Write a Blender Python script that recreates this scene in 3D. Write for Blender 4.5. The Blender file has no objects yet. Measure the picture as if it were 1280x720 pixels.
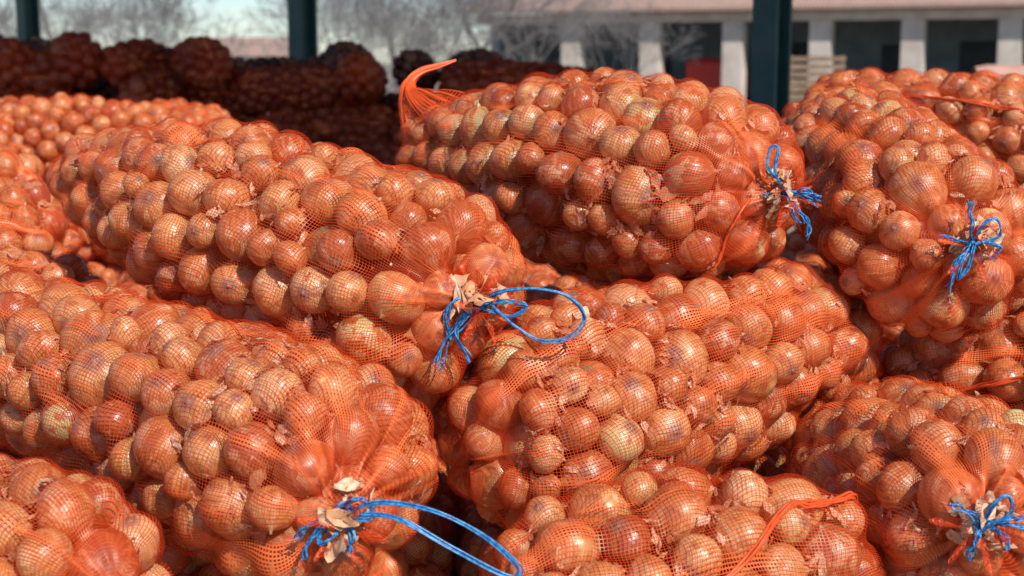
import bpy, math, random, time
import numpy as np
from mathutils import Vector, Matrix
T0=time.time()
rng=np.random.default_rng(7); random.seed(7)
scene=bpy.context.scene
COL=scene.collection
def V(*a): return np.array(a,dtype=float)
def nrm(v): v=np.array(v,dtype=float); return v/np.linalg.norm(v)

# ------------------------------------------------------------ helpers
def mesh_np(name,verts,faces,mats=(),smooth=True,uv=None,attrs=None):
    me=bpy.data.meshes.new(name)
    verts=np.nan_to_num(np.asarray(verts,dtype=np.float32)); faces=np.asarray(faces,dtype=np.int32)
    k=faces.shape[1]
    me.vertices.add(len(verts)); me.vertices.foreach_set('co',verts.ravel())
    me.loops.add(faces.size); me.loops.foreach_set('vertex_index',faces.ravel())
    me.polygons.add(len(faces)); me.polygons.foreach_set('loop_start',np.arange(0,faces.size,k,dtype=np.int32))
    me.polygons.foreach_set('use_smooth',np.full(len(faces),smooth,dtype=bool))
    me.update(calc_edges=True)
    if uv is not None:
        l=me.uv_layers.new(name='UVMap'); l.data.foreach_set('uv',np.asarray(uv,dtype=np.float32)[faces.ravel()].ravel())
    for nm,(typ,arr) in (attrs or {}).items():
        a=me.attributes.new(nm,typ,'POINT')
        a.data.foreach_set('value' if typ=='FLOAT' else 'vector',np.asarray(arr,dtype=np.float32).ravel())
    for m in mats: me.materials.append(m)
    return me
def obj(name,data,parent=None,M=None):
    o=bpy.data.objects.new(name,data); COL.objects.link(o)
    if parent: o.parent=parent
    if M is not None: o.matrix_basis=M
    return o
def empty(name,M=None):
    o=bpy.data.objects.new(name,None); o.empty_display_size=.1; COL.objects.link(o)
    if M is not None: o.matrix_basis=M
    return o
class NT:
    def __init__(s,name):
        s.m=bpy.data.materials.new(name); s.m.use_nodes=True; s.t=s.m.node_tree; s.t.nodes.clear()
        s.out=s.n('ShaderNodeOutputMaterial')
    def n(s,typ,**kw):
        nd=s.t.nodes.new(typ)
        for k,v in kw.items(): setattr(nd,k,v)
        return nd
    def l(s,a,b): s.t.links.new(a,b)
    def inp(s,sock,v):
        if hasattr(v,'is_output'): s.l(v,sock)
        else: sock.default_value=v
    def math(s,op,a,b=None,c=None,clamp=False):
        nd=s.n('ShaderNodeMath',operation=op,use_clamp=clamp)
        s.inp(nd.inputs[0],a)
        if b is not None: s.inp(nd.inputs[1],b)
        if c is not None: s.inp(nd.inputs[2],c)
        return nd.outputs[0]
    def noise(s,vec,scale,detail=2,rough=.5):
        nd=s.n('ShaderNodeTexNoise'); s.inp(nd.inputs['Vector'],vec)
        nd.inputs['Scale'].default_value=scale; nd.inputs['Detail'].default_value=detail; nd.inputs['Roughness'].default_value=rough
        return nd
    def ramp(s,f,stops):
        nd=s.n('ShaderNodeValToRGB'); s.inp(nd.inputs[0],f)
        e=nd.color_ramp.elements
        while len(e)<len(stops): e.new(.5)
        for i,(p,c) in enumerate(stops): e[i].position=p; e[i].color=(*c,1) if len(c)==3 else c
        return nd.outputs[0]
    def mix(s,f,a,b,typ='MIX'):
        nd=s.n('ShaderNodeMix',data_type='RGBA',blend_type=typ); s.inp(nd.inputs[0],f)
        s.inp(nd.inputs[6],a if hasattr(a,'is_output') else (*a,1)); s.inp(nd.inputs[7],b if hasattr(b,'is_output') else (*b,1))
        return nd.outputs[2]
    def smooth(s,x,a,b):
        nd=s.n('ShaderNodeMapRange',interpolation_type='SMOOTHSTEP'); s.inp(nd.inputs[0],x)
        s.inp(nd.inputs[1],a); s.inp(nd.inputs[2],b); return nd.outputs[0]
    def pbsdf(s,col,rough=.5,spec=.5,**kw):
        p=s.n('ShaderNodeBsdfPrincipled'); s.inp(p.inputs['Base Color'],col if hasattr(col,'is_output') else (*col,1))
        s.inp(p.inputs['Roughness'],rough); p.inputs['Specular IOR Level'].default_value=spec
        for k,v in kw.items(): s.inp(p.inputs[k],v)
        return p
    def bump(s,h,strength=.3,dist=.01):
        b=s.n('ShaderNodeBump'); s.inp(b.inputs['Height'],h); b.inputs['Strength'].default_value=strength; b.inputs['Distance'].default_value=dist
        return b.outputs[0]

def simple_mat(name,c1,c2,scale=5,rough=.7,bump=.2,spec=.3,bd=.01):
    t=NT(name); tc=t.n('ShaderNodeTexCoord'); nz=t.noise(tc.outputs['Object'],scale,5,.6)
    c=t.mix(t.smooth(nz.outputs[0],.3,.7),c1,c2)
    p=t.pbsdf(c,rough,spec)
    if bump: t.l(t.bump(nz.outputs[0],bump,bd),p.inputs['Normal'])
    t.l(p.outputs[0],t.out.inputs[0]); return t.m

# ---- onion skin
def onion_material(dark=False):
    t=NT('onion_skin_dark' if dark else 'onion_skin')  # dark: deeper red-brown skin colours for the back pile
    uv=t.n('ShaderNodeUVMap').outputs[0]
    at=t.n('ShaderNodeAttribute',attribute_name='rnd'); rv=t.n('ShaderNodeSeparateXYZ'); t.l(at.outputs['Vector'],rv.inputs[0])
    r1,r2,r3=rv.outputs
    sx=t.n('ShaderNodeSeparateXYZ'); t.l(uv,sx.inputs[0]); u,v=sx.outputs[0],sx.outputs[1]
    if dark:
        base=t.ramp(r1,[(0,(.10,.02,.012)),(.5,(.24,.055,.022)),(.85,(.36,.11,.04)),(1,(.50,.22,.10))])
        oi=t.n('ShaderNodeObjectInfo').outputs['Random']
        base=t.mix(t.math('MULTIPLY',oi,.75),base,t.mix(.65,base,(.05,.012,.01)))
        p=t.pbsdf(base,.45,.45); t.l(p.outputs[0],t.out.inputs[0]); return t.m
    base=t.ramp(r1,[(0,(.32,.075,.022)),(.13,(.46,.13,.036)),(.38,(.57,.215,.062)),(.64,(.64,.29,.09)),(.86,(.70,.37,.135)),(1,(.75,.47,.21))])
    cv=t.n('ShaderNodeCombineXYZ'); t.l(t.math('MULTIPLY',u,26),cv.inputs[0]); t.l(t.math('MULTIPLY',v,.9),cv.inputs[1]); t.l(t.math('MULTIPLY',r2,90),cv.inputs[2])
    st=t.noise(cv.outputs[0],1.6,2,.6).outputs[0]
    cv2=t.n('ShaderNodeCombineXYZ'); t.l(t.math('MULTIPLY',u,5),cv2.inputs[0]); t.l(t.math('MULTIPLY',v,1.8),cv2.inputs[1]); t.l(t.math('MULTIPLY',r3,70),cv2.inputs[2])
    big=t.noise(cv2.outputs[0],1.5,3,.6).outputs[0]
    c=t.mix(t.math('MULTIPLY',t.smooth(st,.46,.70),.8),base,t.mix(.6,base,(.20,.04,.012)))
    c=t.mix(t.math('MULTIPLY',t.smooth(st,.5,.28),.32),c,(.84,.53,.28))
    c=t.mix(t.math('MULTIPLY',t.smooth(big,.54,.585),.5),c,(.78,.50,.27))
    c=t.mix(t.math('MULTIPLY',t.smooth(big,.43,.35),.6),c,(.27,.065,.022))
    peeled=t.math('MULTIPLY',t.smooth(r2,.965,.975),t.smooth(big,.44,.50))
    c=t.mix(peeled,c,(.60,.52,.22))
    tc=t.n('ShaderNodeTexCoord'); dn=t.noise(tc.outputs['Object'],38,2,.7).outputs[0]
    c=t.mix(t.math('MULTIPLY',t.smooth(dn,.60,.74),.55),c,(.15,.085,.05))
    c=t.mix(t.smooth(v,.965,1.02),c,(.50,.34,.17))
    c=t.mix(t.smooth(v,.075,.03),c,(.24,.17,.11))
    p=t.pbsdf(c,t.math('ADD',t.math('MULTIPLY',big,.34),.18),.65)
    nb=t.bump(t.math('ADD',st,big),.42,.0018); t.l(nb,p.inputs['Normal'])
    t.l(p.outputs[0],t.out.inputs[0]); return t.m
def net_material(solid=False):
    t=NT('sack_net_seam' if solid else 'sack_net')
    if solid:
        tc=t.n('ShaderNodeTexCoord'); nz=t.noise(tc.outputs['Object'],60,2,.6); c=t.mix(nz.outputs[0],(.50,.035,.01),(.90,.15,.04))
    else:
        fold=t.n('ShaderNodeAttribute',attribute_name='fold').outputs['Fac']
        c=t.mix(fold,(.72,.060,.012),(.90,.16,.042))
    d=t.n('ShaderNodeBsdfDiffuse'); t.l(c,d.inputs[0])
    g=t.n('ShaderNodeBsdfGlossy'); g.inputs['Roughness'].default_value=.4; g.inputs[0].default_value=(1,.7,.5,1)
    m2=t.n('ShaderNodeMixShader'); m2.inputs[0].default_value=.05; t.l(d.outputs[0],m2.inputs[1]); t.l(g.outputs[0],m2.inputs[2])
    if solid:
        t.l(m2.outputs[0],t.out.inputs[0]); return t.m
    uv=t.n('ShaderNodeUVMap').outputs[0]
    sx=t.n('ShaderNodeSeparateXYZ'); t.l(uv,sx.inputs[0]); x,y=sx.outputs[0],sx.outputs[1]
    wv=t.n('ShaderNodeAttribute',attribute_name='wv').outputs['Fac']
    def lines(c,w):
        f=t.math('MULTIPLY',t.math('ABSOLUTE',t.math('SUBTRACT',t.math('FRACT',c),.5)),2)
        return t.math('ADD',t.math('MULTIPLY',t.math('ADD',f,t.math('SUBTRACT',w,1)),9),.5,clamp=True)
    mask=t.math('MAXIMUM',lines(x,t.math('ADD',.14,t.math('MULTIPLY',fold,.18))),lines(y,wv))
    tp=t.n('ShaderNodeBsdfTransparent')
    mx=t.n('ShaderNodeMixShader'); t.l(mask,mx.inputs[0]); t.l(tp.outputs[0],mx.inputs[1]); t.l(m2.outputs[0],mx.inputs[2])
    t.l(mx.outputs[0],t.out.inputs[0]); return t.m
def flake_material():
    t=NT('dry_onion_skin')
    at=t.n('ShaderNodeAttribute',attribute_name='rnd'); rv=t.n('ShaderNodeSeparateXYZ'); t.l(at.outputs['Vector'],rv.inputs[0])
    tc=t.n('ShaderNodeTexCoord'); nz=t.noise(tc.outputs['Object'],120,2,.6).outputs[0]
    base=t.ramp(rv.outputs[0],[(0,(.38,.12,.045)),(.35,(.56,.23,.10)),(.75,(.68,.36,.19)),(1,(.76,.54,.36))])
    c=t.mix(t.math('MULTIPLY',t.smooth(nz,.45,.7),.5),base,(.34,.12,.045))
    p=t.pbsdf(c,.5,.35)
    t.l(p.outputs[0],t.out.inputs[0]); return t.m
def twine_material():
    t=NT('blue_twine'); tc=t.n('ShaderNodeTexCoord'); nz=t.noise(tc.outputs['Object'],160,2,.6).outputs[0]
    c=t.mix(t.smooth(nz,.35,.65),(.012,.12,.36),(.05,.34,.66)); p=t.pbsdf(c,.3,.6); t.l(p.outputs[0],t.out.inputs[0]); return t.m
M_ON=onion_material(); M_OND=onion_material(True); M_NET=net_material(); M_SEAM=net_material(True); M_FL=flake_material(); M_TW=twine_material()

# ------------------------------------------------------------ sacks layout (world metres)
S=[
 dict(A=V(-.730,2.447,1.547),B=V(-.140,1.985,1.425),rA=.080,rB=.174,tie=nrm((.60,-.80,.05))),      #0
 dict(A=V(-.100,2.600,1.566),B=V(.292,2.200,1.543),rA=.115,rB=.180,tie=nrm((.60,-.72,.08))),       #1
 dict(A=V(.619,2.756,1.575),B=V(.655,2.183,1.470),rA=.135,rB=.160,tie=nrm((0.05,-.95,.12))),      #2
 dict(A=V(.744,3.162,1.602),B=V(1.228,2.950,1.525),rA=.13,rB=.16,tie=None),                      #3
 dict(A=V(-.86,2.207,1.307),B=V(-.236,1.692,1.250),rA=.12,rB=.155,tie=nrm((.3,-.9,-.06))),        #4
 dict(A=V(-.86,1.83,1.09),B=V(-.51,1.53,1.165),rA=.12,rB=.135,tie=None),                          #5
 dict(A=V(.479,2.258,1.31),B=V(.045,1.943,1.235),rA=.125,rB=.170,tie=None),                       #6
 dict(A=V(.344,1.722,1.112),B=V(.077,1.64,1.105),rA=.130,rB=.137,tie=None),                       #7
 dict(A=V(.55,2.08,1.145),B=V(.597,1.73,1.170),rA=.135,rB=.147,tie=nrm((-.32,-.9,.3))),           #8
 dict(A=V(.72,2.30,1.215),B=V(.95,2.14,1.29),rA=.12,rB=.135,tie=None),                            #9
 dict(A=V(-1.25,2.55,1.30),B=V(-.80,2.44,1.305),rA=.12,rB=.122,tie=None),                         #10
 dict(A=V(-1.40,2.88,1.40),B=V(-.97,2.78,1.395),rA=.12,rB=.135,tie=None),                         #11
 dict(A=V(-1.60,3.30,1.45),B=V(-1.15,3.18,1.435),rA=.12,rB=.135,tie=None),                        #12
 dict(A=V(1.05,1.95,1.08),B=V(.93,1.62,1.10),rA=.12,rB=.14,tie=None),                             #13
]
UP=V(0,0,1)
for i,s in enumerate(S):
    s['L']=np.linalg.norm(s['B']-s['A']); s['w']=(s['B']-s['A'])/s['L']
    s['x']=nrm(np.cross(s['w'],UP)); s['y']=np.cross(s['x'],s['w'])
    s['td']=s['tie'] if s['tie'] is not None else s['w']
    s['cB']=.80; s['cA']=.95; s['bow']=.012; s['ph']=rng.uniform(0,6.28,4)
def depth(s,p):
    d=p-s['A']; t=d@s['w']; L=s['L']; tau=np.clip(t/L,0,1)
    lx=(d@s['x'])/1.03; ly=(d@s['y'])/.97-s['bow']*4*tau*(1-tau)
    ph=s['ph']; an=np.arctan2(ly,lx)
    r=s['rA']+(s['rB']-s['rA'])*np.sin(np.pi/2*np.minimum(1,tau*1.5))
    r=r*(1+.022*np.sin(9*tau+ph[0])+.028*np.sin(2*an+ph[1]+4*tau)+.02*np.sin(3*an+ph[2]-6*tau))
    te=np.where(t<0,t/s['cA'],np.where(t>L,(t-L)/s['cB'],0.0))
    rho=np.sqrt(lx*lx+ly*ly+te*te)+1e-9
    g=(lx[:,None]*s['x']+ly[:,None]*s['y']+te[:,None]*s['w'])/rho[:,None]
    return r-rho,g
P=[];R=[];ID=[]
for i,s in enumerate(S):
    lo=np.minimum(s['A'],s['B'])-.2; hi=np.maximum(s['A'],s['B'])+.2
    q=rng.uniform(lo,hi,(60000,3)); dq,_=depth(s,q); vol=np.prod(hi-lo)*np.mean(dq>0)
    n=int(vol*.71/1.57e-4); q=q[dq>.02][:n]; n=len(q)
    r=np.clip(rng.normal(.0322,.0057,n),.021,.045)
    P.append(q);R.append(r);ID.append(np.full(n,i))
P=np.vstack(P);R=np.concatenate(R);ID=np.concatenate(ID); N=len(P)
near=[]
for i in range(len(S)):
    for j in range(len(S)):
        if i!=j:
            a=S[i]['A']+np.linspace(-.1,1.1,14)[:,None]*(S[i]['B']-S[i]['A']); b=S[j]['A']+np.linspace(-.1,1.1,14)[:,None]*(S[j]['B']-S[j]['A'])
            if np.min(np.linalg.norm(a[:,None]-b[None],axis=2))<.37: near.append((i,j))
def pairs(cut=.10):
    I=[];J=[]
    o=np.argsort(P[:,0]); xs=P[o,0]
    for c in range(0,N,256):
        a=o[c:c+256]; hi=np.searchsorted(xs,P[a[-1],0]+cut); b=o[c:hi]
        d2=((P[a][:,None]-P[b][None])**2).sum(2)
        ii,jj=np.nonzero(d2<cut*cut); k=jj>ii
        I.append(a[ii[k]]);J.append(b[jj[k]])
    return np.concatenate(I),np.concatenate(J)
idx=[np.nonzero(ID==i)[0] for i in range(len(S))]
NIT=160
for it in range(NIT):
    if it%8==0: I,J=pairs()
    d=P[J]-P[I]; dist=np.linalg.norm(d,axis=1)+1e-9; ov=(R[I]+R[J])*.97-dist; k=ov>0
    c=d[k]/dist[k,None]*(ov[k,None]*.42); 
    for ax in range(3):
        P[:,ax]+=np.bincount(J[k],c[:,ax],N)-np.bincount(I[k],c[:,ax],N)
    for (i,j) in near:
        q=P[idx[i]]; dB,gB=depth(S[j],q); dA,_=depth(S[i],q); r=R[idx[i]]
        need=np.minimum(r-(dA-dB)/2,dB+r); kk=need>0
        q[kk]+=gB[kk]*(need[kk,None]*.6); P[idx[i]]=q
    for i,s in enumerate(S):
        q=P[idx[i]]; dA,gA=depth(s,q); need=R[idx[i]]-dA; kk=need>0
        q[kk]-=gA[kk]*need[kk,None]
        if it>40 and s['tie'] is not None:
            Tp=s['B']+s['td']*s['rB']*.86; dv=q-Tp; dd=np.linalg.norm(dv,axis=1); nd=R[idx[i]]+.006-dd; k2=nd>0
            q[k2]+=dv[k2]/dd[k2,None]*nd[k2,None]*.7
        P[idx[i]]=q
print('sim',N,time.time()-T0)

# ------------------------------------------------------------ onion templates
NS=18
prof=[(.0,1.17),(.045,1.16),(.06,1.06),(.13,.97),(.36,.88),(.62,.73),(.83,.50),(.96,.20),(.985,-.08),(.91,-.40),(.72,-.66),(.45,-.83),(.20,-.90),(.09,-.92),(.07,-.96),(.0,-.97)]
def onion_template(k):
    g=np.random.default_rng(100+k); vs=[];uv=[]
    lean=g.uniform(-.12,.12,2); el=g.uniform(.88,1.12); ph=g.uniform(0,6.28,3)
    a=np.linspace(0,2*np.pi,NS+1)
    for (r,z) in prof:
        wob=1+.04*np.sin(2*a+ph[0])+.022*np.sin(3*a+ph[1]+z*2)+.012*np.sin(5*a+ph[2]+z*3)
        rr=r*wob/ (el**.5); zz=z*el if z<.9 else .9*el+(z-.9)*g.uniform(.5,1.2)
        top=max(0,z-.7)
        vs.append(np.stack([rr*np.cos(a)+lean[0]*top*1.5,rr*np.sin(a)+lean[1]*top*1.5,np.full(NS+1,zz)],1))
        uv.append(np.stack([a/(2*np.pi),np.full(NS+1,(z+.97)/2.14*1.06)],1))
    v=np.vstack(vs)*.98; u=np.vstack(uv); f=[]
    W=NS+1
    for i in range(len(prof)-1):
        for j in range(NS): f.append((i*W+j,(i+1)*W+j,(i+1)*W+j+1,i*W+j+1))
    return v,u,np.array(f)
TPL=[onion_template(k) for k in range(8)]
def rand_rots(n):
    q=rng.normal(size=(n,4)); q/=np.linalg.norm(q,axis=1)[:,None]; w,x,y,z=q.T
    return np.stack([1-2*(y*y+z*z),2*(x*y-z*w),2*(x*z+y*w),2*(x*y+z*w),1-2*(x*x+z*z),2*(y*z-x*w),2*(x*z-y*w),2*(y*z+x*w),1-2*(x*x+y*y)],1).reshape(n,3,3)
def build_onions(c,r,out):
    n=len(c); Rm=rand_rots(n); ax=Rm[:,:,2]; flip=(ax*out).sum(1)>.72; Rm[flip,:,2]*=-1; Rm[flip,:,0]*=-1
    vs=[];uvs=[];fs=[];rn=[];off=0; tid=rng.integers(0,8,n)
    for k in range(8):
        m=np.nonzero(tid==k)[0]; 
        if len(m)==0: continue
        v,u,f=TPL[k]; nv=len(v)
        w=np.einsum('nij,vj->nvi',Rm[m],v)*r[m,None,None]+c[m,None]
        vs.append(w.reshape(-1,3)); uvs.append(np.tile(u,(len(m),1))); fs.append((f[None]+off+(np.arange(len(m))*nv)[:,None,None]).reshape(-1,4))
        rn.append(np.repeat(rng.uniform(0,1,(len(m),3)),nv,axis=0)); off+=nv*len(m)
    return np.vstack(vs),np.vstack(fs),np.vstack(uvs),np.vstack(rn)
NA,NB=5,4
def build_flakes(pos,n,t1,size,flat=1.0,thin=(.2,.75)):
    m=len(pos); t2=np.cross(n,t1); t2/=np.linalg.norm(t2,axis=1)[:,None]+1e-9
    a=np.linspace(-1,1,NA); b=np.linspace(-1,1,NB); ga,gb=np.meshgrid(a,b,indexing='ij'); ga=ga.ravel();gb=gb.ravel()
    sa=size; sb=size*rng.uniform(thin[0],thin[1],m)
    la=(ga[None]*(1-.35*np.abs(gb[None])**2)+rng.normal(0,.16,(m,NA*NB)))*sa[:,None]
    lb=(gb[None]*(1-.55*np.abs(ga[None])**2)+rng.normal(0,.16,(m,NA*NB)))*sb[:,None]
    k=rng.uniform(-10,16,m)
    lz=-(la**2)*k[:,None]-(lb**2)*k[:,None]*1.5+rng.normal(0,.09,(m,NA*NB))*size[:,None]*flat
    v=pos[:,None]+la[...,None]*t1[:,None]+lb[...,None]*t2[:,None]+lz[...,None]*n[:,None]
    f=[]
    for i in range(NA-1):
        for j in range(NB-1): f.append((i*NB+j,(i+1)*NB+j,(i+1)*NB+j+1,i*NB+j+1))
    f=np.array(f); fs=(f[None]+(np.arange(m)*NA*NB)[:,None,None]).reshape(-1,4)
    rn=np.repeat(rng.uniform(0,1,(m,3)),NA*NB,axis=0)
    return v.reshape(-1,3),fs,rn
def field(nr,nc,lr,lc,g):
    a=max(2,int(nr/lr)+2); b=max(2,int(round(nc/lc))); z=g.uniform(-1,1,(a,b))
    ri=np.linspace(0,a-1.001,nr); ci=np.arange(nc)/nc*b
    r0=ri.astype(int); fr=ri-r0; fr=fr*fr*(3-2*fr); c0=ci.astype(int)%b; c1=(c0+1)%b; fc=ci-ci.astype(int); fc=fc*fc*(3-2*fc)
    z0=z[r0][:,c0]*(1-fc)+z[r0][:,c1]*fc; z1=z[r0+1][:,c0]*(1-fc)+z[r0+1][:,c1]*fc
    return z0*(1-fr)[:,None]+z1*fr[:,None]

PITCH=.0047
def build_net(s,c,r):
    w,x,y,L=s['w'],s['x'],s['y'],s['L']
    NC=200; ang=np.linspace(0,2*np.pi,NC,endpoint=False)
    rad=np.cos(ang)[:,None]*x+np.sin(ang)[:,None]*y
    O=[];D=[]
    nA=26;nBd=max(40,int(L/.0058));nB=34
    for k in range(nA):
        ph=math.radians(89)*(1-k/nA); O.append(s['A']); D.append(math.cos(ph)*rad-math.sin(ph)*w)
    for k in range(nBd):
        tau=k/nBd; O.append(s['A']+w*L*tau+y*s['bow']*4*tau*(1-tau)); D.append(rad)
    endphi=85.5
    for k in range(nB+1):
        ph=math.radians(endphi)*k/nB; sp=math.sin(ph); a=nrm(w*(1-sp**2)+s['td']*sp**2)
        d=math.cos(ph)*rad+sp*a; O.append(s['B']); D.append(d/np.linalg.norm(d,axis=1)[:,None])
    O=np.array(O);D=np.array(D);NR=len(O); h=np.zeros((NR,NC)); rr=r+.0018
    for i in range(NR):
        dc=c-O[i]; b=D[i]@dc.T; disc=b*b-(dc*dc).sum(1)[None]+rr[None]**2
        t=np.where(disc>0,b+np.sqrt(np.maximum(disc,0)),0); h[i]=t.max(1)
    miss=h<.03; base=np.median(h[~miss]); h[miss]=base*.6
    h0=h.copy()
    def blur(h):
        hp=np.vstack([h[:1],h,h[-1:]]); return .25*(hp[:-2]+hp[2:]+np.roll(h,1,1)+np.roll(h,-1,1))
    for k in range(18): h=np.maximum(h0,blur(h))
    for k in range(40): h=np.where(miss,np.maximum(h0,blur(h)),h)
    gap=np.clip(h-h0,0,.03)
    vv=ang[None]
    g_=np.random.default_rng(int(1e6*abs(s['ph'][0])))
    wr=field(NR,NC,30,5,g_); h=h+.0016*wr
    if s['tie'] is not None:
        f=np.clip((np.arange(NR)-(NR-1-6))/6,0,1)[:,None]; f=f*f*(3-2*f)
        h=h*(1-f)+(s['rB']*.84)*f
        g=np.clip((np.arange(NR)-(NR-1-16))/16,0,1)[:,None]
        h=h+g*.002*np.sin(vv*17+2*np.sin(vv*3))
    Pn=O[:,None]+D*h[...,None]
    if s['tie'] is not None:
        td=s['td']; e1=nrm(np.cross(td,UP)); e2=np.cross(e1,td); Tp=Pn[-1].mean(0); s['T']=Tp
        dd=Pn[-1]-Tp; a0=np.arctan2(dd@e2,dd@e1)
        ex=[]
        for (ax,rd,rf) in [(.004,.008,0),(.010,.008,0),(.016,.012,.15),(.024,.019,.3),(.032,.026,.45),(.039,.031,.6)]:
            rr2=rd*(1+rf*np.sin(ang*7+1)+rf*.6*np.sin(ang*13)); z=ax+rf*.012*np.sin(ang*5+2)
            ex.append(Tp+td*z[:,None]+(np.cos(a0)*rr2)[:,None]*e1+(np.sin(a0)*rr2)[:,None]*e2)
        Pn=np.concatenate([Pn,np.array(ex)]); 
    NR2=len(Pn)
    seg=np.linalg.norm(np.diff(Pn,axis=0),axis=2).mean(1); arc=np.concatenate([[0],np.cumsum(seg)])/PITCH
    nth=round(2*math.pi*s['rB']/PITCH)
    Pc=np.concatenate([Pn,Pn[:,:1]],1)
    circ=np.linalg.norm(np.diff(Pc,axis=1),axis=2).sum(1); wv=np.clip(.155*PITCH*nth/np.maximum(circ,.01),.14,.34)
    W=NC+1; uv=np.zeros((NR2,W,2)); uv[...,0]=arc[:,None]; uv[...,1]=(np.arange(W)/NC*nth)[None]
    wrap=lambda z: np.concatenate([z,z[:,:1]],1)
    uv[...,0]+=wrap(field(NR2,NC,22,18,g_)*2.2+field(NR2,NC,7,7,g_)*.55)
    uv[...,1]+=wrap(field(NR2,NC,22,18,g_)*2.2+field(NR2,NC,7,7,g_)*.55)
    fl=field(NR2,NC,26,3.2,g_)+.7*field(NR2,NC,40,7,g_)+.3*field(NR2,NC,9,2.5,g_)
    fold=wrap(np.clip((fl-.40)/.60,0,1)); wvf=wv[:,None]+.30*fold
    i,j=np.meshgrid(np.arange(NR2-1),np.arange(NC),indexing='ij'); a=(i*W+j).ravel(); f=np.stack([a,a+W,a+W+1,a+1],1)
    s['net']=Pn; s['gap']=gap; s['D']=D
    return Pc.reshape(-1,3),f,uv.reshape(-1,2),wvf.ravel(),fold.ravel()

def tube_mesh(paths,rad,nsd=6,flat=1.0):
    vs=[];fs=[];off=0
    for pth,rs in paths:
        p=np.array(pth); n=len(p); t=np.gradient(p,axis=0); t/=np.linalg.norm(t,axis=1)[:,None]+1e-9
        up=V(.3,.2,.93); a=np.cross(t,up); a/=np.linalg.norm(a,axis=1)[:,None]+1e-9; b=np.cross(t,a)
        th=np.linspace(0,2*np.pi,nsd,endpoint=False); rs=np.broadcast_to(rs,(n,))
        v=p[:,None]+(np.cos(th)[None,:,None]*a[:,None]*flat+np.sin(th)[None,:,None]*b[:,None])*rs[:,None,None]
        vs.append(v.reshape(-1,3))
        i,j=np.meshgrid(np.arange(n-1),np.arange(nsd),indexing='ij'); i=i.ravel();j=j.ravel();j2=(j+1)%nsd
        fs.append(np.stack([i*nsd+j,i*nsd+j2,(i+1)*nsd+j2,(i+1)*nsd+j],1)+off); off+=n*nsd
    return np.vstack(vs),np.vstack(fs)
def smooth_path(pts,k=10):
    pts=np.array(pts,dtype=float); q=np.vstack([2*pts[0]-pts[1],pts,2*pts[-1]-pts[-2]]); out=[]
    for i in range(1,len(q)-2):
        for t in np.linspace(0,1,k,endpoint=False):
            p0,p1,p2,p3=q[i-1:i+3]
            out.append(.5*((2*p1)+(-p0+p2)*t+(2*p0-5*p1+4*p2-p3)*t*t+(-p0+3*p1-3*p2+p3)*t**3))
    out.append(pts[-1]); return np.array(out)

TW={
0:[ [(0,0,0),(.03,.018,.02),(.075,.024,.03),(.115,.014,.03),(.137,-.014,.03),(.118,-.040,.03),(.08,-.045,.03),(.045,-.025,.025),(.015,0,.01)],
    [(0,0,0),(-.018,-.02,.012),(-.042,-.045,.012),(-.058,-.085,.008)],
    [(0,0,0),(-.028,-.018,.014),(-.030,-.045,.012),(-.014,-.075,.010)],
    [(0,0,0),(-.03,.008,.012),(-.046,-.015,.012),(-.042,-.045,.010)],
    [(.0,0,0),(.035,.006,.015),(.06,.0,.02),(.04,-.014,.015),(.0,-.004,.01)] ],
1:[ [(0,0,0),(-.012,.018,.01),(-.03,.038,.01),(-.028,.066,.008),(-.016,.068,.008),(-.02,.03,.012),(0,0,.01)],
    [(0,0,0),(.02,.006,.012),(.044,-.004,.01)],[(0,0,0),(.024,-.004,.014),(.046,-.016,.008)],
    [(0,0,0),(.012,-.02,.014),(.030,-.044,.012),(.027,-.064,.01)],[(0,0,0),(.006,-.024,.014),(.020,-.040,.01)],
    [(0,0,0),(-.02,-.004,.01),(-.032,0,.005)] ],
2:[ [(0,0,0),(-.008,.03,.012),(-.010,.062,.008)],[(0,0,0),(.010,.030,.014),(.030,.036,.012),(.034,.012,.012),(0,0,.012)],
    [(0,0,0),(-.024,-.02,.012),(-.036,-.064,.01)],[(0,0,0),(-.018,-.022,.014),(-.024,-.050,.012),(-.010,-.03,.014),(0,0,.01)],
    [(0,0,0),(.02,.004,.012),(.036,-.004,.012),(.026,-.018,.01)],[(0,0,0),(-.03,.008,.01),(-.044,.012,.004)] ],
4:[ [(0,0,0),(.04,.022,.02),(.10,.016,.03),(.155,-.012,.03),(.195,-.050,.03),(.180,-.060,.03),(.12,-.028,.03),(.06,.006,.025),(.012,.006,.01)],
    [(0,0,0),(-.03,-.004,.014),(-.058,-.024,.010)],[(0,0,0),(-.034,-.016,.014),(-.048,-.046,.010)],
    [(0,0,0),(-.014,-.02,.016),(-.030,-.028,.014),(-.026,-.006,.014),(0,0,.01)],[(0,0,0),(.008,-.02,.012),(.004,-.040,.01)],
    [(0,0,0),(.004,.02,.01),(.024,.022,.014),(.03,.002,.016),(0,0,.01)] ],
8:[ [(0,0,0),(.008,.030,.012),(.024,.040,.012),(.026,.020,.014),(0,0,.01)],[(0,0,0),(-.02,.016,.012),(-.040,.026,.006)],
    [(0,0,0),(-.014,-.016,.014),(-.020,-.036,.01)],[(0,0,0),(.020,-.008,.014),(.028,-.026,.01)],[(0,0,0),(.03,.004,.014),(.05,-.006,.01)],
    [(0,0,0),(.026,.012,.014),(.044,.012,.01)] ],
}
CORDS={1:[(.80,-.20,.93,-.02)],3:[(.10,.10,.95,.11)],7:[(.10,.27,.50,.46)],9:[(.15,-.04,.98,.10)]}
sack_parts=[]
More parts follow.
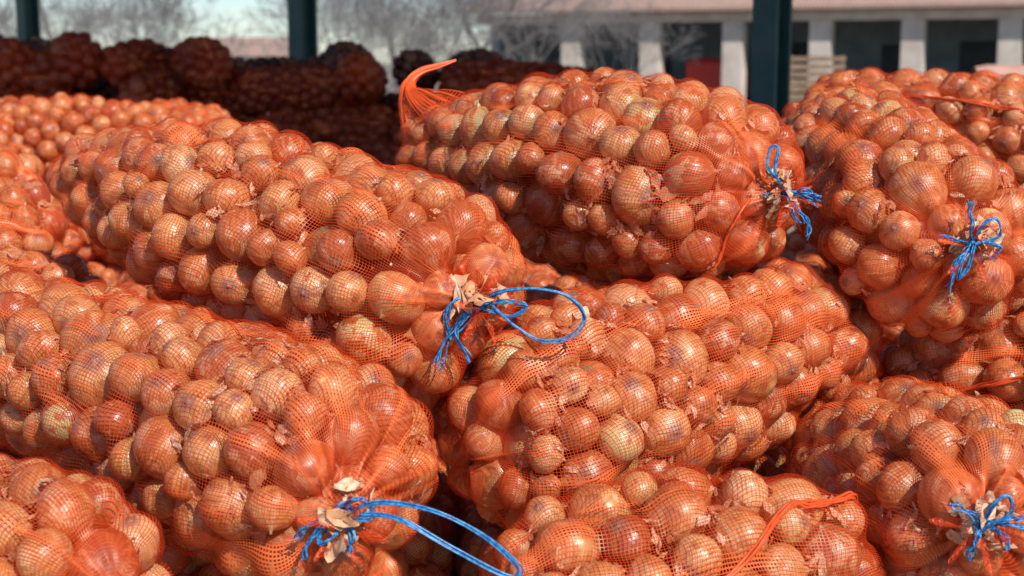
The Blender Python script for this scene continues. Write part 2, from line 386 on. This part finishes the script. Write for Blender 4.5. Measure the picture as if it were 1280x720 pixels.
for i,s in enumerate(S):
    c=P[idx[i]]; r=R[idx[i]]; dA,g=depth(s,c)
    nv,nf,nuv,nwv,nfold=build_net(s,c,r)
    keep=dA<.09
    ov,of,ouv,orn=build_onions(c[keep],r[keep],g[keep])
    M=Matrix.Translation(Vector((s['A']+s['B'])/2)) @ Matrix((s['x'],s['w'],s['y'])).transposed().to_4x4()
    Mi=np.array(M.inverted()); loc=lambda v: v@Mi[:3,:3].T+Mi[:3,3]
    e=empty('onion_sack',M)
    mo=mesh_np('onions',loc(ov),of,[M_ON],uv=ouv,attrs={'rnd':('FLOAT_VECTOR',orn)})
    mn=mesh_np('net',loc(nv),nf,[M_NET],uv=nuv,attrs={'wv':('FLOAT',nwv),'fold':('FLOAT',nfold)})
    obj('onions',mo,e); obj('net',mn,e)
    Pn=s['net']; NRr,NCc=Pn.shape[:2]; gap=s['gap']; NG=len(gap)
    m=640 if s['L']>.45 else 420
    wgt=np.zeros_like(gap); wgt[6:NG-12]=np.clip(gap[6:NG-12]-.002,0,.010)**1.1+4e-5
    wgt[:22]*=np.linspace(.1,.9,22)[:,None]; wgt[NG-32:]*=np.linspace(.9,.3,32)[:,None]
    clump=np.clip(field(NG,NCc,16,18,rng)+.35,.08,1)**1.5; wgt*=clump
    pick=rng.choice(wgt.size,m,p=(wgt/wgt.sum()).ravel()); ri,ci=np.unravel_index(pick,wgt.shape)
    p=Pn[ri,ci]; ta=Pn[ri+3,ci]-Pn[ri-3,ci]; tb=Pn[ri,(ci+3)%NCc]-Pn[ri,(ci-3)%NCc]; n=np.cross(tb,ta); n/=np.linalg.norm(n,axis=1)[:,None]+1e-9
    sg=np.sign((s['D'][ri,ci]*n).sum(1)); n*=sg[:,None]
    th=rng.uniform(0,6.28,m)[:,None]; ta/=np.linalg.norm(ta,axis=1)[:,None]+1e-9; tb2=np.cross(n,ta); t1=ta*np.cos(th)+tb2*np.sin(th)
    t1=t1+n*rng.normal(0,.15,(m,1)); t1/=np.linalg.norm(t1,axis=1)[:,None]+1e-9
    dn=.0022+rng.uniform(0,1,m)*np.minimum(gap[ri,ci],.010)
    fv,ff,frn=build_flakes(p-n*dn[:,None],n,t1,np.exp(rng.normal(math.log(.0088),.42,m)).clip(.004,.024),1.0,(.12,.6))
    if s['tie'] is not None:
        m2=24; dv=rng.normal(size=(m2,3)); dv/=np.linalg.norm(dv,axis=1)[:,None]
        pp=s['T']+dv*rng.uniform(.012,.042,m2)[:,None]+s['td']*.004; nn=dv*.5+s['td']; nn/=np.linalg.norm(nn,axis=1)[:,None]
        t1=np.cross(nn,rng.normal(size=(m2,3))); t1/=np.linalg.norm(t1,axis=1)[:,None]
        fv2,ff2,frn2=build_flakes(pp,nn,t1,rng.uniform(.010,.024,m2),2.2); frn2[:,0]=.5+.5*frn2[:,0]
        ff=np.vstack([ff,ff2+len(fv)]); fv=np.vstack([fv,fv2]); frn=np.vstack([frn,frn2])
    mf=mesh_np('dry_skins',loc(fv),ff,[M_FL],attrs={'rnd':('FLOAT_VECTOR',frn)}); obj('dry_skins',mf,e)
    if i in TW:
        K=s['T']+s['td']*.014; paths=[]
        for st in TW[i]:
            pts=[K+V(a,-cc,b)+s['td']*(0.006) for a,b,cc in st]; sp=smooth_path(pts,10); nn=len(sp)
            for kx in range(4):
                jit=rng.normal(0,.0011,3); fr=np.linspace(0,1,nn)[:,None]
                wob=np.stack([np.sin(fr[:,0]*rng.uniform(6,16)+rng.uniform(0,6)) for _ in range(3)],1)*.0011
                spread=np.linspace(1,2.2,nn)[:,None] if len(st)<5 else 1.0
                paths.append((sp+(jit+wob)*spread,.00115))
        e1=nrm(np.cross(s['td'],UP)); e2=np.cross(e1,s['td'])
        for kx in range(4):
            a=np.linspace(0,4*np.pi,50); rd=.0095+.0016*np.sin(a*1.3+kx)
            paths.append((s['T']+s['td']*(.005+.002*kx+.001*np.sin(a*2+kx))[:,None]+(np.cos(a)*rd)[:,None]*e1+(np.sin(a)*rd)[:,None]*e2,.0014))
        for kx in range(6):
            a=np.linspace(0,2*np.pi,20); q=nrm(rng.normal(size=3)); q1=nrm(np.cross(q,UP)); q2=np.cross(q,q1); rd=rng.uniform(.005,.0085)
            paths.append((K+s['td']*.006+rng.normal(0,.0015,3)+(np.cos(a)*rd)[:,None]*q1+(np.sin(a)*rd)[:,None]*q2,.0016))
        tv,tf=tube_mesh(paths,0); obj('blue_tie',mesh_np('blue_tie',loc(tv),tf,[M_TW]),e)
    if i in CORDS:
        paths=[]
        for (u0,v0,u1,v1) in CORDS[i]:
            tt=np.linspace(0,1,60); ui=(u0+(u1-u0)*tt)*(NRr-1); vi=(v0+(v1-v0)*tt+.012*np.sin(tt*9))%1*NCc
            q=Pn[ui.astype(int),vi.astype(int)%NCc]; 
            ker=np.ones(5)/5; q2=q.copy()
            for ax_ in range(3): q2[2:-2,ax_]=np.convolve(q[:,ax_],ker,'valid')
            axp=s['A']+np.clip(((q2-s['A'])@s['w']),0,s['L'])[:,None]*s['w']; on=q2-axp; on/=np.linalg.norm(on,axis=1)[:,None]
            taper=np.interp(tt,[0,.1,.9,1],[.3,1,1,.3])
            for kx in range(4): paths.append((q2+on*.003+rng.normal(0,.0012,3)+np.sin(tt*30+kx*2)[:,None]*.0014,.0015*taper+.0004))
        tv,tf=tube_mesh(paths,0); obj('seam_cord',mesh_np('seam_cord',loc(tv),tf,[M_SEAM]),e)
    if i==1:
        tail=smooth_path([V(-.125,2.615,1.618),V(-.165,2.64,1.655),V(-.190,2.66,1.688),V(-.188,2.67,1.712),V(-.168,2.68,1.730),V(-.135,2.69,1.740),V(-.105,2.70,1.750)],9)
        n_=len(tail); fr=np.linspace(0,1,n_); rs=np.interp(fr,[0,.15,.33,.5,.8,1],[.078,.048,.018,.008,.005,.002]); ns_=40
        t_=np.gradient(tail,axis=0); t_/=np.linalg.norm(t_,axis=1)[:,None]; a_=np.cross(t_,V(.2,.95,.1)); a_/=np.linalg.norm(a_,axis=1)[:,None]; b_=np.cross(t_,a_)
        th_=np.linspace(0,2*np.pi,ns_+1); rr_=rs[:,None]*(1+.22*np.sin(7*th_[None]+fr[:,None]*6)+.1*np.sin(12*th_[None]))
        vt=tail[:,None]+rr_[...,None]*(np.cos(th_)[None,:,None]*a_[:,None]+np.sin(th_)[None,:,None]*b_[:,None])
        ii,jj=np.meshgrid(np.arange(n_-1),np.arange(ns_),indexing='ij'); q0=(ii*(ns_+1)+jj).ravel(); W_=ns_+1
        uvt=np.stack([np.repeat(fr*60,W_),np.tile(th_/6.283*60,n_)],1); cov=np.repeat(np.interp(fr,[0,.3,.5,1],[.25,.5,1.2,1.3]),W_)
        obj('net_tail',mesh_np('net_tail',loc(vt.reshape(-1,3)),np.stack([q0,q0+W_,q0+W_+1,q0+1],1),[M_NET],uv=uvt,attrs={'wv':('FLOAT',cov),'fold':('FLOAT',np.full(n_*W_,.4))}),e)
    sack_parts.append((mo,mn,mf,s['L']))
    s['M']=M
print('sacks',time.time()-T0)

# ------------------------------------------------------------ piles made of further sacks (instanced)
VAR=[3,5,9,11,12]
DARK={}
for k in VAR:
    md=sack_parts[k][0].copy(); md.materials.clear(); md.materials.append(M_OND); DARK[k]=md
def add_sack(parent,k,pos,yaw,pitch=0,roll=0,sc=1.0,parts=3,dark=False):
    M=Matrix.Translation(Vector(pos))@Matrix.Rotation(yaw,4,'Z')@Matrix.Rotation(pitch,4,'X')@Matrix.Rotation(roll,4,'Y')@Matrix.Scale(sc,4)
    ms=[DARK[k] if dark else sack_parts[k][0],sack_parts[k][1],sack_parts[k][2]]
    for me,nm in list(zip(ms,('sack_onions','sack_net','sack_dry_skins')))[:parts]: obj(nm,me,parent,M)
def u(a,b): return random.uniform(a,b)
pile=empty('onion_sack_pile')
for (z,y0) in [(.15,1.62),(.42,1.66),(.69,1.85),(.93,2.15)]:
    y=y0; row=0
    while y<4.2:
        x=-2.0+u(0,.15)
        while x<2.0:
            zz=z+u(-.015,.015)
            if row==0 or z>.8 or abs(x)>1.5 or y>3.6:
                add_sack(pile,random.choice(VAR),(x,y+.25+u(-.04,.04),zz),u(-.15,.15)+random.choice((0,math.pi)),0,u(0,6.28),1,2 if row==0 or z>.8 else 1)
            x+=u(.31,.36)
        y+=.72; row+=1
for (x,y,z,yw) in [(.0,3.0,1.20,.5),(.35,3.1,1.22,.3),(-.4,2.95,1.22,-.4),(-.75,3.1,1.2,.2),(.75,3.2,1.2,.2),(1.1,3.4,1.25,.1),(1.5,3.3,1.3,.5),(-.2,3.6,1.2,.2),(.3,3.75,1.2,0),(1.3,2.55,1.22,1.2),(1.35,2.2,1.12,1.2),(-1.3,2.2,1.1,1.3),(-1.5,2.7,1.12,1.2),(-1.6,3.1,1.15,1.2)]:
    add_sack(pile,random.choice(VAR),(x,y,z),yw,u(-.05,.05),u(0,6))
lit=empty('onion_sack_pile')
for (z,y0) in [(.15,4.6),(.42,4.65),(.69,4.7),(.96,4.75),(1.22,4.8),(1.45,4.9)]:
    for y in (y0,y0+.75):
        x=-4.2
        xm={1.45:-1.05}.get(z,-.75 if z>1 else 1.5)
        while x<xm:
            add_sack(lit,random.choice(VAR),(x,y+u(-.05,.05),z+u(-.03,.03)),u(-.3,.3)+random.choice((0,math.pi,1.57)),u(-.06,.06),u(0,6),1,2 if z>.9 else 1); x+=u(.32,.38)
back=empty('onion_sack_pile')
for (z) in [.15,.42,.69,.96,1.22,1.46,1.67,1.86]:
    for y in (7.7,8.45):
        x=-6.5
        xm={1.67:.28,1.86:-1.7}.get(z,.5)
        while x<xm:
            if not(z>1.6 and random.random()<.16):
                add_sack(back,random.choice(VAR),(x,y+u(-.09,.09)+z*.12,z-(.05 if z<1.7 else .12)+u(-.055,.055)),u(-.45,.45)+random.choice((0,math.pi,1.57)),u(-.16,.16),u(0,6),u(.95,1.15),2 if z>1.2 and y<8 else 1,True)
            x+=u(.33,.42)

# ------------------------------------------------------------ box helper
def box_arr(x0,x1,y0,y1,z0,z1):
    v=[(x,y,z) for z in (z0,z1) for y in (y0,y1) for x in (x0,x1)]
    f=[(0,2,3,1),(4,5,7,6),(0,1,5,4),(2,6,7,3),(0,4,6,2),(1,3,7,5)]
    return v,f
def boxes(name,lst,mat,parent=None,M=None,bevel=.01):
    vs=[];fs=[]
    for b in lst:
        v,f=box_arr(*b); o=len(vs); vs+=v; fs+=[tuple(k+o for k in q) for q in f]
    me=mesh_np(name,vs,fs,[mat],smooth=False); o=obj(name,me,parent,M)
    if bevel:
        m=o.modifiers.new('b','BEVEL'); m.width=bevel; m.segments=2
    return o
def pymesh(name,v,f,mat,parent=None,M=None):
    me=bpy.data.meshes.new(name); me.from_pydata([tuple(map(float,p)) for p in v],[],[tuple(q) for q in f]); me.update(); me.materials.append(mat)
    return obj(name,me,parent,M)
gm=simple_mat('packed_dirt',(.20,.165,.13),(.32,.27,.21),.8,.95,.5,.2,.03)
pymesh('ground',[(-400,-60,0),(400,-60,0),(400,700,0),(-400,700,0)],[(0,1,2,3)],gm)

# ------------------------------------------------------------ open canopy shed
M_GREEN=simple_mat('green_paint',(.030,.085,.078),(.055,.115,.105),6,.5,.15,.4)
M_SHEET=simple_mat('roof_sheet',(.22,.22,.22),(.32,.31,.30),2,.6,0)
shed=empty('storage_canopy',Matrix.Translation((1.34,7.45,0))@Matrix.Rotation(math.atan2(2.65,-2.80),4,'Z'))
sp=3.86
for k in range(-2,7):
    X=k*sp; w=.074
    boxes('post',[(X-w,X+w,-w,-w+.022,.02,4.3),(X-w,X+w,w-.022,w,.02,4.3),(X-.012,X+.012,-w+.022,w-.022,.02,4.3),(X-.2,X+.2,-.2,.2,0,.02)],M_GREEN,shed,bevel=.003)
    boxes('roof_beam',[(X-.06,X+.06,-4.2,3.6,4.303,4.52)],M_GREEN,shed,bevel=.004)
boxes('purlins',[(-2*sp-1,6*sp+1,yy-.04,yy+.04,4.523,4.60) for yy in (-3.9,-2.6,-1.3,0,1.3,2.6,3.4)],M_GREEN,shed,bevel=0)
nx=400; xs=np.linspace(-2*sp-1.2,6*sp+1.2,nx); zz=4.64+.018*np.sin(np.arange(nx)*math.pi/2)
v=np.concatenate([np.stack([xs,np.full(nx,-4.3),zz],1),np.stack([xs,np.full(nx,3.7),zz],1)]); a=np.arange(nx-1)
obj('roof_sheet',mesh_np('roof_sheet',v,np.stack([a,a+1,a+1+nx,a+nx],1),[M_SHEET]),shed)

# ------------------------------------------------------------ building with colonnade
M_PL=simple_mat('cream_plaster',(.50,.43,.36),(.66,.58,.50),1.5,.9,0)
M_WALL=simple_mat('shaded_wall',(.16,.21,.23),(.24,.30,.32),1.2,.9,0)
M_DK=simple_mat('dark_opening',(.02,.03,.035),(.035,.05,.055),2,.4,0)
def tile_mat():
    t=NT('clay_tiles'); tc=t.n('ShaderNodeTexCoord'); w=t.n('ShaderNodeTexWave'); w.inputs['Scale'].default_value=2.2; t.l(tc.outputs['Object'],w.inputs[0])
    nz=t.noise(tc.outputs['Object'],3,5,.65).outputs[0]
    c=t.mix(nz,(.38,.22,.17),(.58,.41,.33)); c=t.mix(t.math('MULTIPLY',w.outputs[1],.35),c,(.27,.15,.11))
    p=t.pbsdf(c,.85,.2); t.l(t.bump(w.outputs[1],.6,.05),p.inputs['Normal']); t.l(p.outputs[0],t.out.inputs[0]); return t.m
M_TILE=tile_mat()
th=math.atan2(8.7,-18.3)
bld=empty('colonnade_building',Matrix.Translation((22.4,42.1,0))@Matrix.Rotation(th+math.pi,4,'Z'))
LX=-26.0
cols=[-1.50-k*3.0 for k in range(8)]
boxes('columns',[(x-.36,x+.36,0,.6,0,3.05) for x in cols+[-.36]],M_PL,bld,bevel=.02)
boxes('lintel',[(LX-.2,.2,-.05,.65,3.053,3.38)],M_PL,bld,bevel=.02)
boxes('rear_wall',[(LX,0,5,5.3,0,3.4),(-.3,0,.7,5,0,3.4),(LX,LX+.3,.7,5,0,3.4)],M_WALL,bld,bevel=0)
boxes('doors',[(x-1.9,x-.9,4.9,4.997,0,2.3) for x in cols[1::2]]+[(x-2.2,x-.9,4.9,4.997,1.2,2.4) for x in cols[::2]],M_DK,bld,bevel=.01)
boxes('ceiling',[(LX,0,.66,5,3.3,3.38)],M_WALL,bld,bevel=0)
rv=[(LX-.5,-.6,3.40),(.5,-.6,3.40),(.5,3.2,5.2),(LX-.5,3.2,5.2),(.5,7,3.40),(LX-.5,7,3.40),(LX-.5,-.6,3.52),(.5,-.6,3.52),(.5,3.2,5.32),(LX-.5,3.2,5.32),(.5,7,3.52),(LX-.5,7,3.52)]
rf=[(0,1,7,6),(6,7,8,9),(9,8,10,11),(0,3,2,1),(3,5,4,2),(4,5,11,10),(1,2,8,7),(2,4,10,8),(0,6,9,3),(3,9,11,5)]
pymesh('tiled_roof',rv,rf,M_TILE,bld)

hs=empty('distant_house',Matrix.Translation((-15.5,90,0))@Matrix.Rotation(.25,4,'Z'))
M_PINK=simple_mat('pale_render',(.52,.43,.38),(.62,.53,.47),1,.9,0)
boxes('walls',[(-3,3,0,7,0,2.0)],M_PINK,hs,bevel=.02)
boxes('windows',[(-2,-1,-.04,-.003,.9,1.8),(1,2,-.04,-.003,.9,1.8)],M_DK,hs,bevel=.01)
boxes('door',[(-.5,.5,-.05,-.003,0,1.9)],M_GREEN,hs,bevel=.01)
pymesh('roof',[(-3.4,-.4,2.003),(3.4,-.4,2.003),(3.4,7.4,2.003),(-3.4,7.4,2.003),(-3.4,3.5,3.2),(3.4,3.5,3.2)],[(0,1,5,4),(2,3,4,5),(0,3,2,1),(1,2,5),(0,4,3)],M_TILE,hs)

# red van under the colonnade
M_RED=simple_mat('red_paint',(.50,.025,.02),(.55,.035,.025),2,.3,0,.5); M_TYRE=simple_mat('rubber',(.02,.02,.02),(.03,.03,.03),10,.8,0); M_GL=simple_mat('dark_glass',(.02,.03,.035),(.03,.04,.05),1,.08,0,.8)
van=empty('parked_van',Matrix.Translation((7.6,52.3,0))@Matrix.Rotation(1.15,4,'Z')@Matrix.Scale(.86,4))
pr=[(-2.2,.45),(2.2,.45),(2.25,.9),(2.1,1.15),(1.55,1.3),(1.0,2.0),(.8,2.08),(-2.1,2.1),(-2.25,1.9)]
vv=[(x,-.85,z) for x,z in pr]+[(x,.85,z) for x,z in pr]; n=len(pr)
o=pymesh('body',vv,[tuple(range(n)),tuple(range(2*n-1,n-1,-1))]+[(i,i+n,(i+1)%n+n,(i+1)%n) for i in range(n)],M_RED,van); m=o.modifiers.new('b','BEVEL'); m.width=.06; m.segments=3
boxes('windows',[(-1.9,-.7,-.868,-.856,1.35,1.85),(-.6,.3,-.868,-.856,1.35,1.85),(.4,1.0,-.868,-.856,1.35,1.8)],M_GL,van,bevel=.004)
for i,(wx,wy) in enumerate(((-1.4,-.86),(1.4,-.86),(-1.4,.68),(1.4,.68))):
    a=np.linspace(0,2*np.pi,24,endpoint=False); v=[(wx+.33*math.cos(t),wy,.33+.33*math.sin(t)) for t in a]+[(wx+.33*math.cos(t),wy+.18,.33+.33*math.sin(t)) for t in a]
    pymesh('wheel_%d'%(i+1),v,[tuple(range(23,-1,-1)),tuple(range(24,48))]+[(k,(k+1)%24,(k+1)%24+24,k+24) for k in range(24)],M_TYRE,van)

M_WOOD=simple_mat('weathered_wood',(.22,.14,.09),(.34,.24,.16),6,.85,0)
cr=empty('wooden_crate_stack',Matrix.Translation((6.35,30,0))@Matrix.Rotation(-.2,4,'Z'))
sl=[]
for lv in range(3):
    z0=lv*.62
    for zz_ in (.04,.2,.36,.52):
        for (x0,x1,y0,y1) in ((-.55,.55,-.5,-.48),(-.55,.55,.48,.5),(-.57,-.55,-.5,.5),(.55,.57,-.5,.5)): sl.append((x0,x1,y0,y1,z0+zz_-.035,z0+zz_+.065))
    for (x0,y0) in ((-.549,-.479),(.489,-.479),(-.549,.419),(.489,.419)): sl.append((x0,x0+.06,y0,y0+.06,z0,z0+.6))
boxes('slats',sl,M_WOOD,cr,bevel=0)

M_TARP=simple_mat('pink_tarpaulin',(.52,.27,.20),(.60,.34,.27),3,.6,.4,.4,.03)
tr=empty('tarpaulin_roll')
a=np.linspace(0,2*np.pi,40,endpoint=False); vs=[];NX=26
for k in range(NX):
    x=4.5+k*.12; e=min(k,NX-1-k); rr=.14*min(1,.75+.12*e)+.008*math.sin(k*1.7)
    vs+= [(x,14.0+rr*(1+.03*math.sin(3*t+k*.3))*math.cos(t),1.58-.02*k/5+rr*math.sin(t)*(1+.02*math.sin(5*t+k))) for t in a]
fs=[(k*40+j,k*40+(j+1)%40,(k+1)*40+(j+1)%40,(k+1)*40+j) for k in range(NX-1) for j in range(40)]
obj('roll',mesh_np('roll',vs,fs,[M_TARP]),tr)
boxes('trestle',[(x,x+.1,13.75,14.25,0,1.44-.02*(x-4.5)/.6) for x in (4.9,6.2,7.3)],M_GREEN,tr,bevel=.01)

# ------------------------------------------------------------ bare trees
M_BARK=simple_mat('bark',(.18,.165,.16),(.31,.29,.28),8,.95,0)
def tree_mesh(name,h,seed,stems=1,lv=6,spread=.5):
    g=random.Random(seed); segs=[]
    def grow(p,d,l,r,k):
        n=2 if k>0 else 1
        for _ in range(n):
            d2=(d+Vector((g.gauss(0,.10),g.gauss(0,.10),g.gauss(0,.06)+.03))).normalized(); q=p+d2*(l/n); segs.append((tuple(p),tuple(q),r,r*.85)); p=q; r*=.85; d=d2
            if k>0 and k<lv-1 and g.random()<.6:
                ax=Vector((g.gauss(0,1),g.gauss(0,1),g.gauss(0,.4))).normalized(); grow(p,(d+ax*.8).normalized(),l*.6,r*.5,max(0,k-2))
        if k>0:
            for _ in range(g.choice((2,3,3))):
                ax=Vector((g.gauss(0,1),g.gauss(0,1),g.gauss(.15,.5))).normalized()
                grow(p,(d+ax*g.uniform(.45,.9)).normalized(),l*g.uniform(.62,.85),max(r*g.uniform(.55,.72),.006),k-1)
    for i in range(stems):
        a=g.uniform(0,6.28); t=spread*g.uniform(.1,1) if stems>1 else .05
        grow(Vector((math.cos(a)*.3*(stems>1),math.sin(a)*.3*(stems>1),0)),Vector((math.cos(a)*t,math.sin(a)*t,1)).normalized(),h*.27,h*.014/(1+.25*(stems-1)),lv)
    p=np.array([s[0] for s in segs]);q=np.array([s[1] for s in segs]);r0=np.array([s[2] for s in segs]);r1=np.array([s[3] for s in segs])
    t=q-p; t/=np.linalg.norm(t,axis=1)[:,None]; a=np.cross(t,V(.31,.52,.79)); a/=np.linalg.norm(a,axis=1)[:,None]; b=np.cross(t,a)
    vs=[]
    for pp,rr in ((p,r0),(q,r1)):
        for k in range(3):
            an=k*2.0944; vs.append(pp+(a*math.cos(an)+b*math.sin(an))*rr[:,None])
    v=np.stack(vs,1).reshape(-1,3); f=np.array([(0,1,4,3),(1,2,5,4),(2,0,3,5)]); n=len(segs)
    return mesh_np(name,v,(f[None]+(np.arange(n)*6)[:,None,None]).reshape(-1,4),[M_BARK])
TM=[tree_mesh('bare_tree',5.5,1,5,5,.7),tree_mesh('bare_tree',6.0,2,6,5,.6),tree_mesh('bare_tree',7.5,3,1,6),tree_mesh('bare_tree',5.0,4,6,5,.8)]
for k,(x,y,sc) in enumerate([(-11.5,38,1.0),(-10.2,38,.8),(-13.5,42,1.1),(-12.0,46,1.1),(-4.2,36,1.0),(-2.6,38,1.0),(-.8,40,1.0),(-4.6,42,1.1),(-15.5,37,1),(3.2,43.5,.7),(-3.4,44,1.2),(-1.6,46,1.2),(-9.6,34,.7),(.6,43,1.0),(-12.6,35,.8),(-3.0,33,.8),(-1.4,35,.8)]):
    obj('bare_tree',TM[k%4],None,Matrix.Translation((x,y,0))@Matrix.Rotation(k*1.3,4,'Z')@Matrix.Scale(sc,4))
far=empty('distant_treeline')
for k in range(60):
    x=-75+k*2.5+u(-1,1); y=u(75,115)
    px=640+1778*x/y; 
    sc=.45 if 255<px<380 else u(.7,1.2)
    obj('tree',TM[random.randrange(4)],far,Matrix.Translation((x,y,0))@Matrix.Rotation(u(0,6),4,'Z')@Matrix.Scale(sc,4))
# ------------------------------------------------------------ light, sky, camera
EL=math.radians(43); sd=nrm((math.sin(math.radians(32)),-math.cos(math.radians(32)),0))
dirv=Vector((sd[0]*math.cos(EL),sd[1]*math.cos(EL),math.sin(EL)))
ld=bpy.data.lights.new('sun','SUN'); ld.energy=4.7; ld.angle=math.radians(.6); ld.color=(1,.95,.87)
lo=bpy.data.objects.new('sun',ld); COL.objects.link(lo); lo.rotation_euler=dirv.to_track_quat('Z','Y').to_euler(); lo.location=dirv*30
wd=bpy.data.worlds.new('World'); scene.world=wd; wd.use_nodes=True; nt=wd.node_tree
bg=nt.nodes['Background']; sky=nt.nodes.new('ShaderNodeTexSky'); sky.sky_type='NISHITA'; sky.sun_disc=False
sky.sun_elevation=EL; sky.sun_rotation=math.atan2(dirv.x,dirv.y); sky.dust_density=.2; sky.air_density=1.0; sky.ozone_density=6
nt.links.new(sky.outputs[0],bg.inputs[0]); bg.inputs[1].default_value=.125
cd=bpy.data.cameras.new('camera'); cd.lens=50; cd.sensor_width=36; cd.clip_end=2000; cd.clip_start=.05
cd.dof.use_dof=True; cd.dof.focus_distance=1.98; cd.dof.aperture_fstop=5.8
cam=bpy.data.objects.new('camera',cd); COL.objects.link(cam); cam.location=(0,0,1.75); cam.rotation_euler=(math.radians(90-9.1),0,0)
scene.camera=cam
scene.view_settings.view_transform='Standard'; scene.view_settings.look='None'; scene.view_settings.exposure=0
print('total',time.time()-T0)
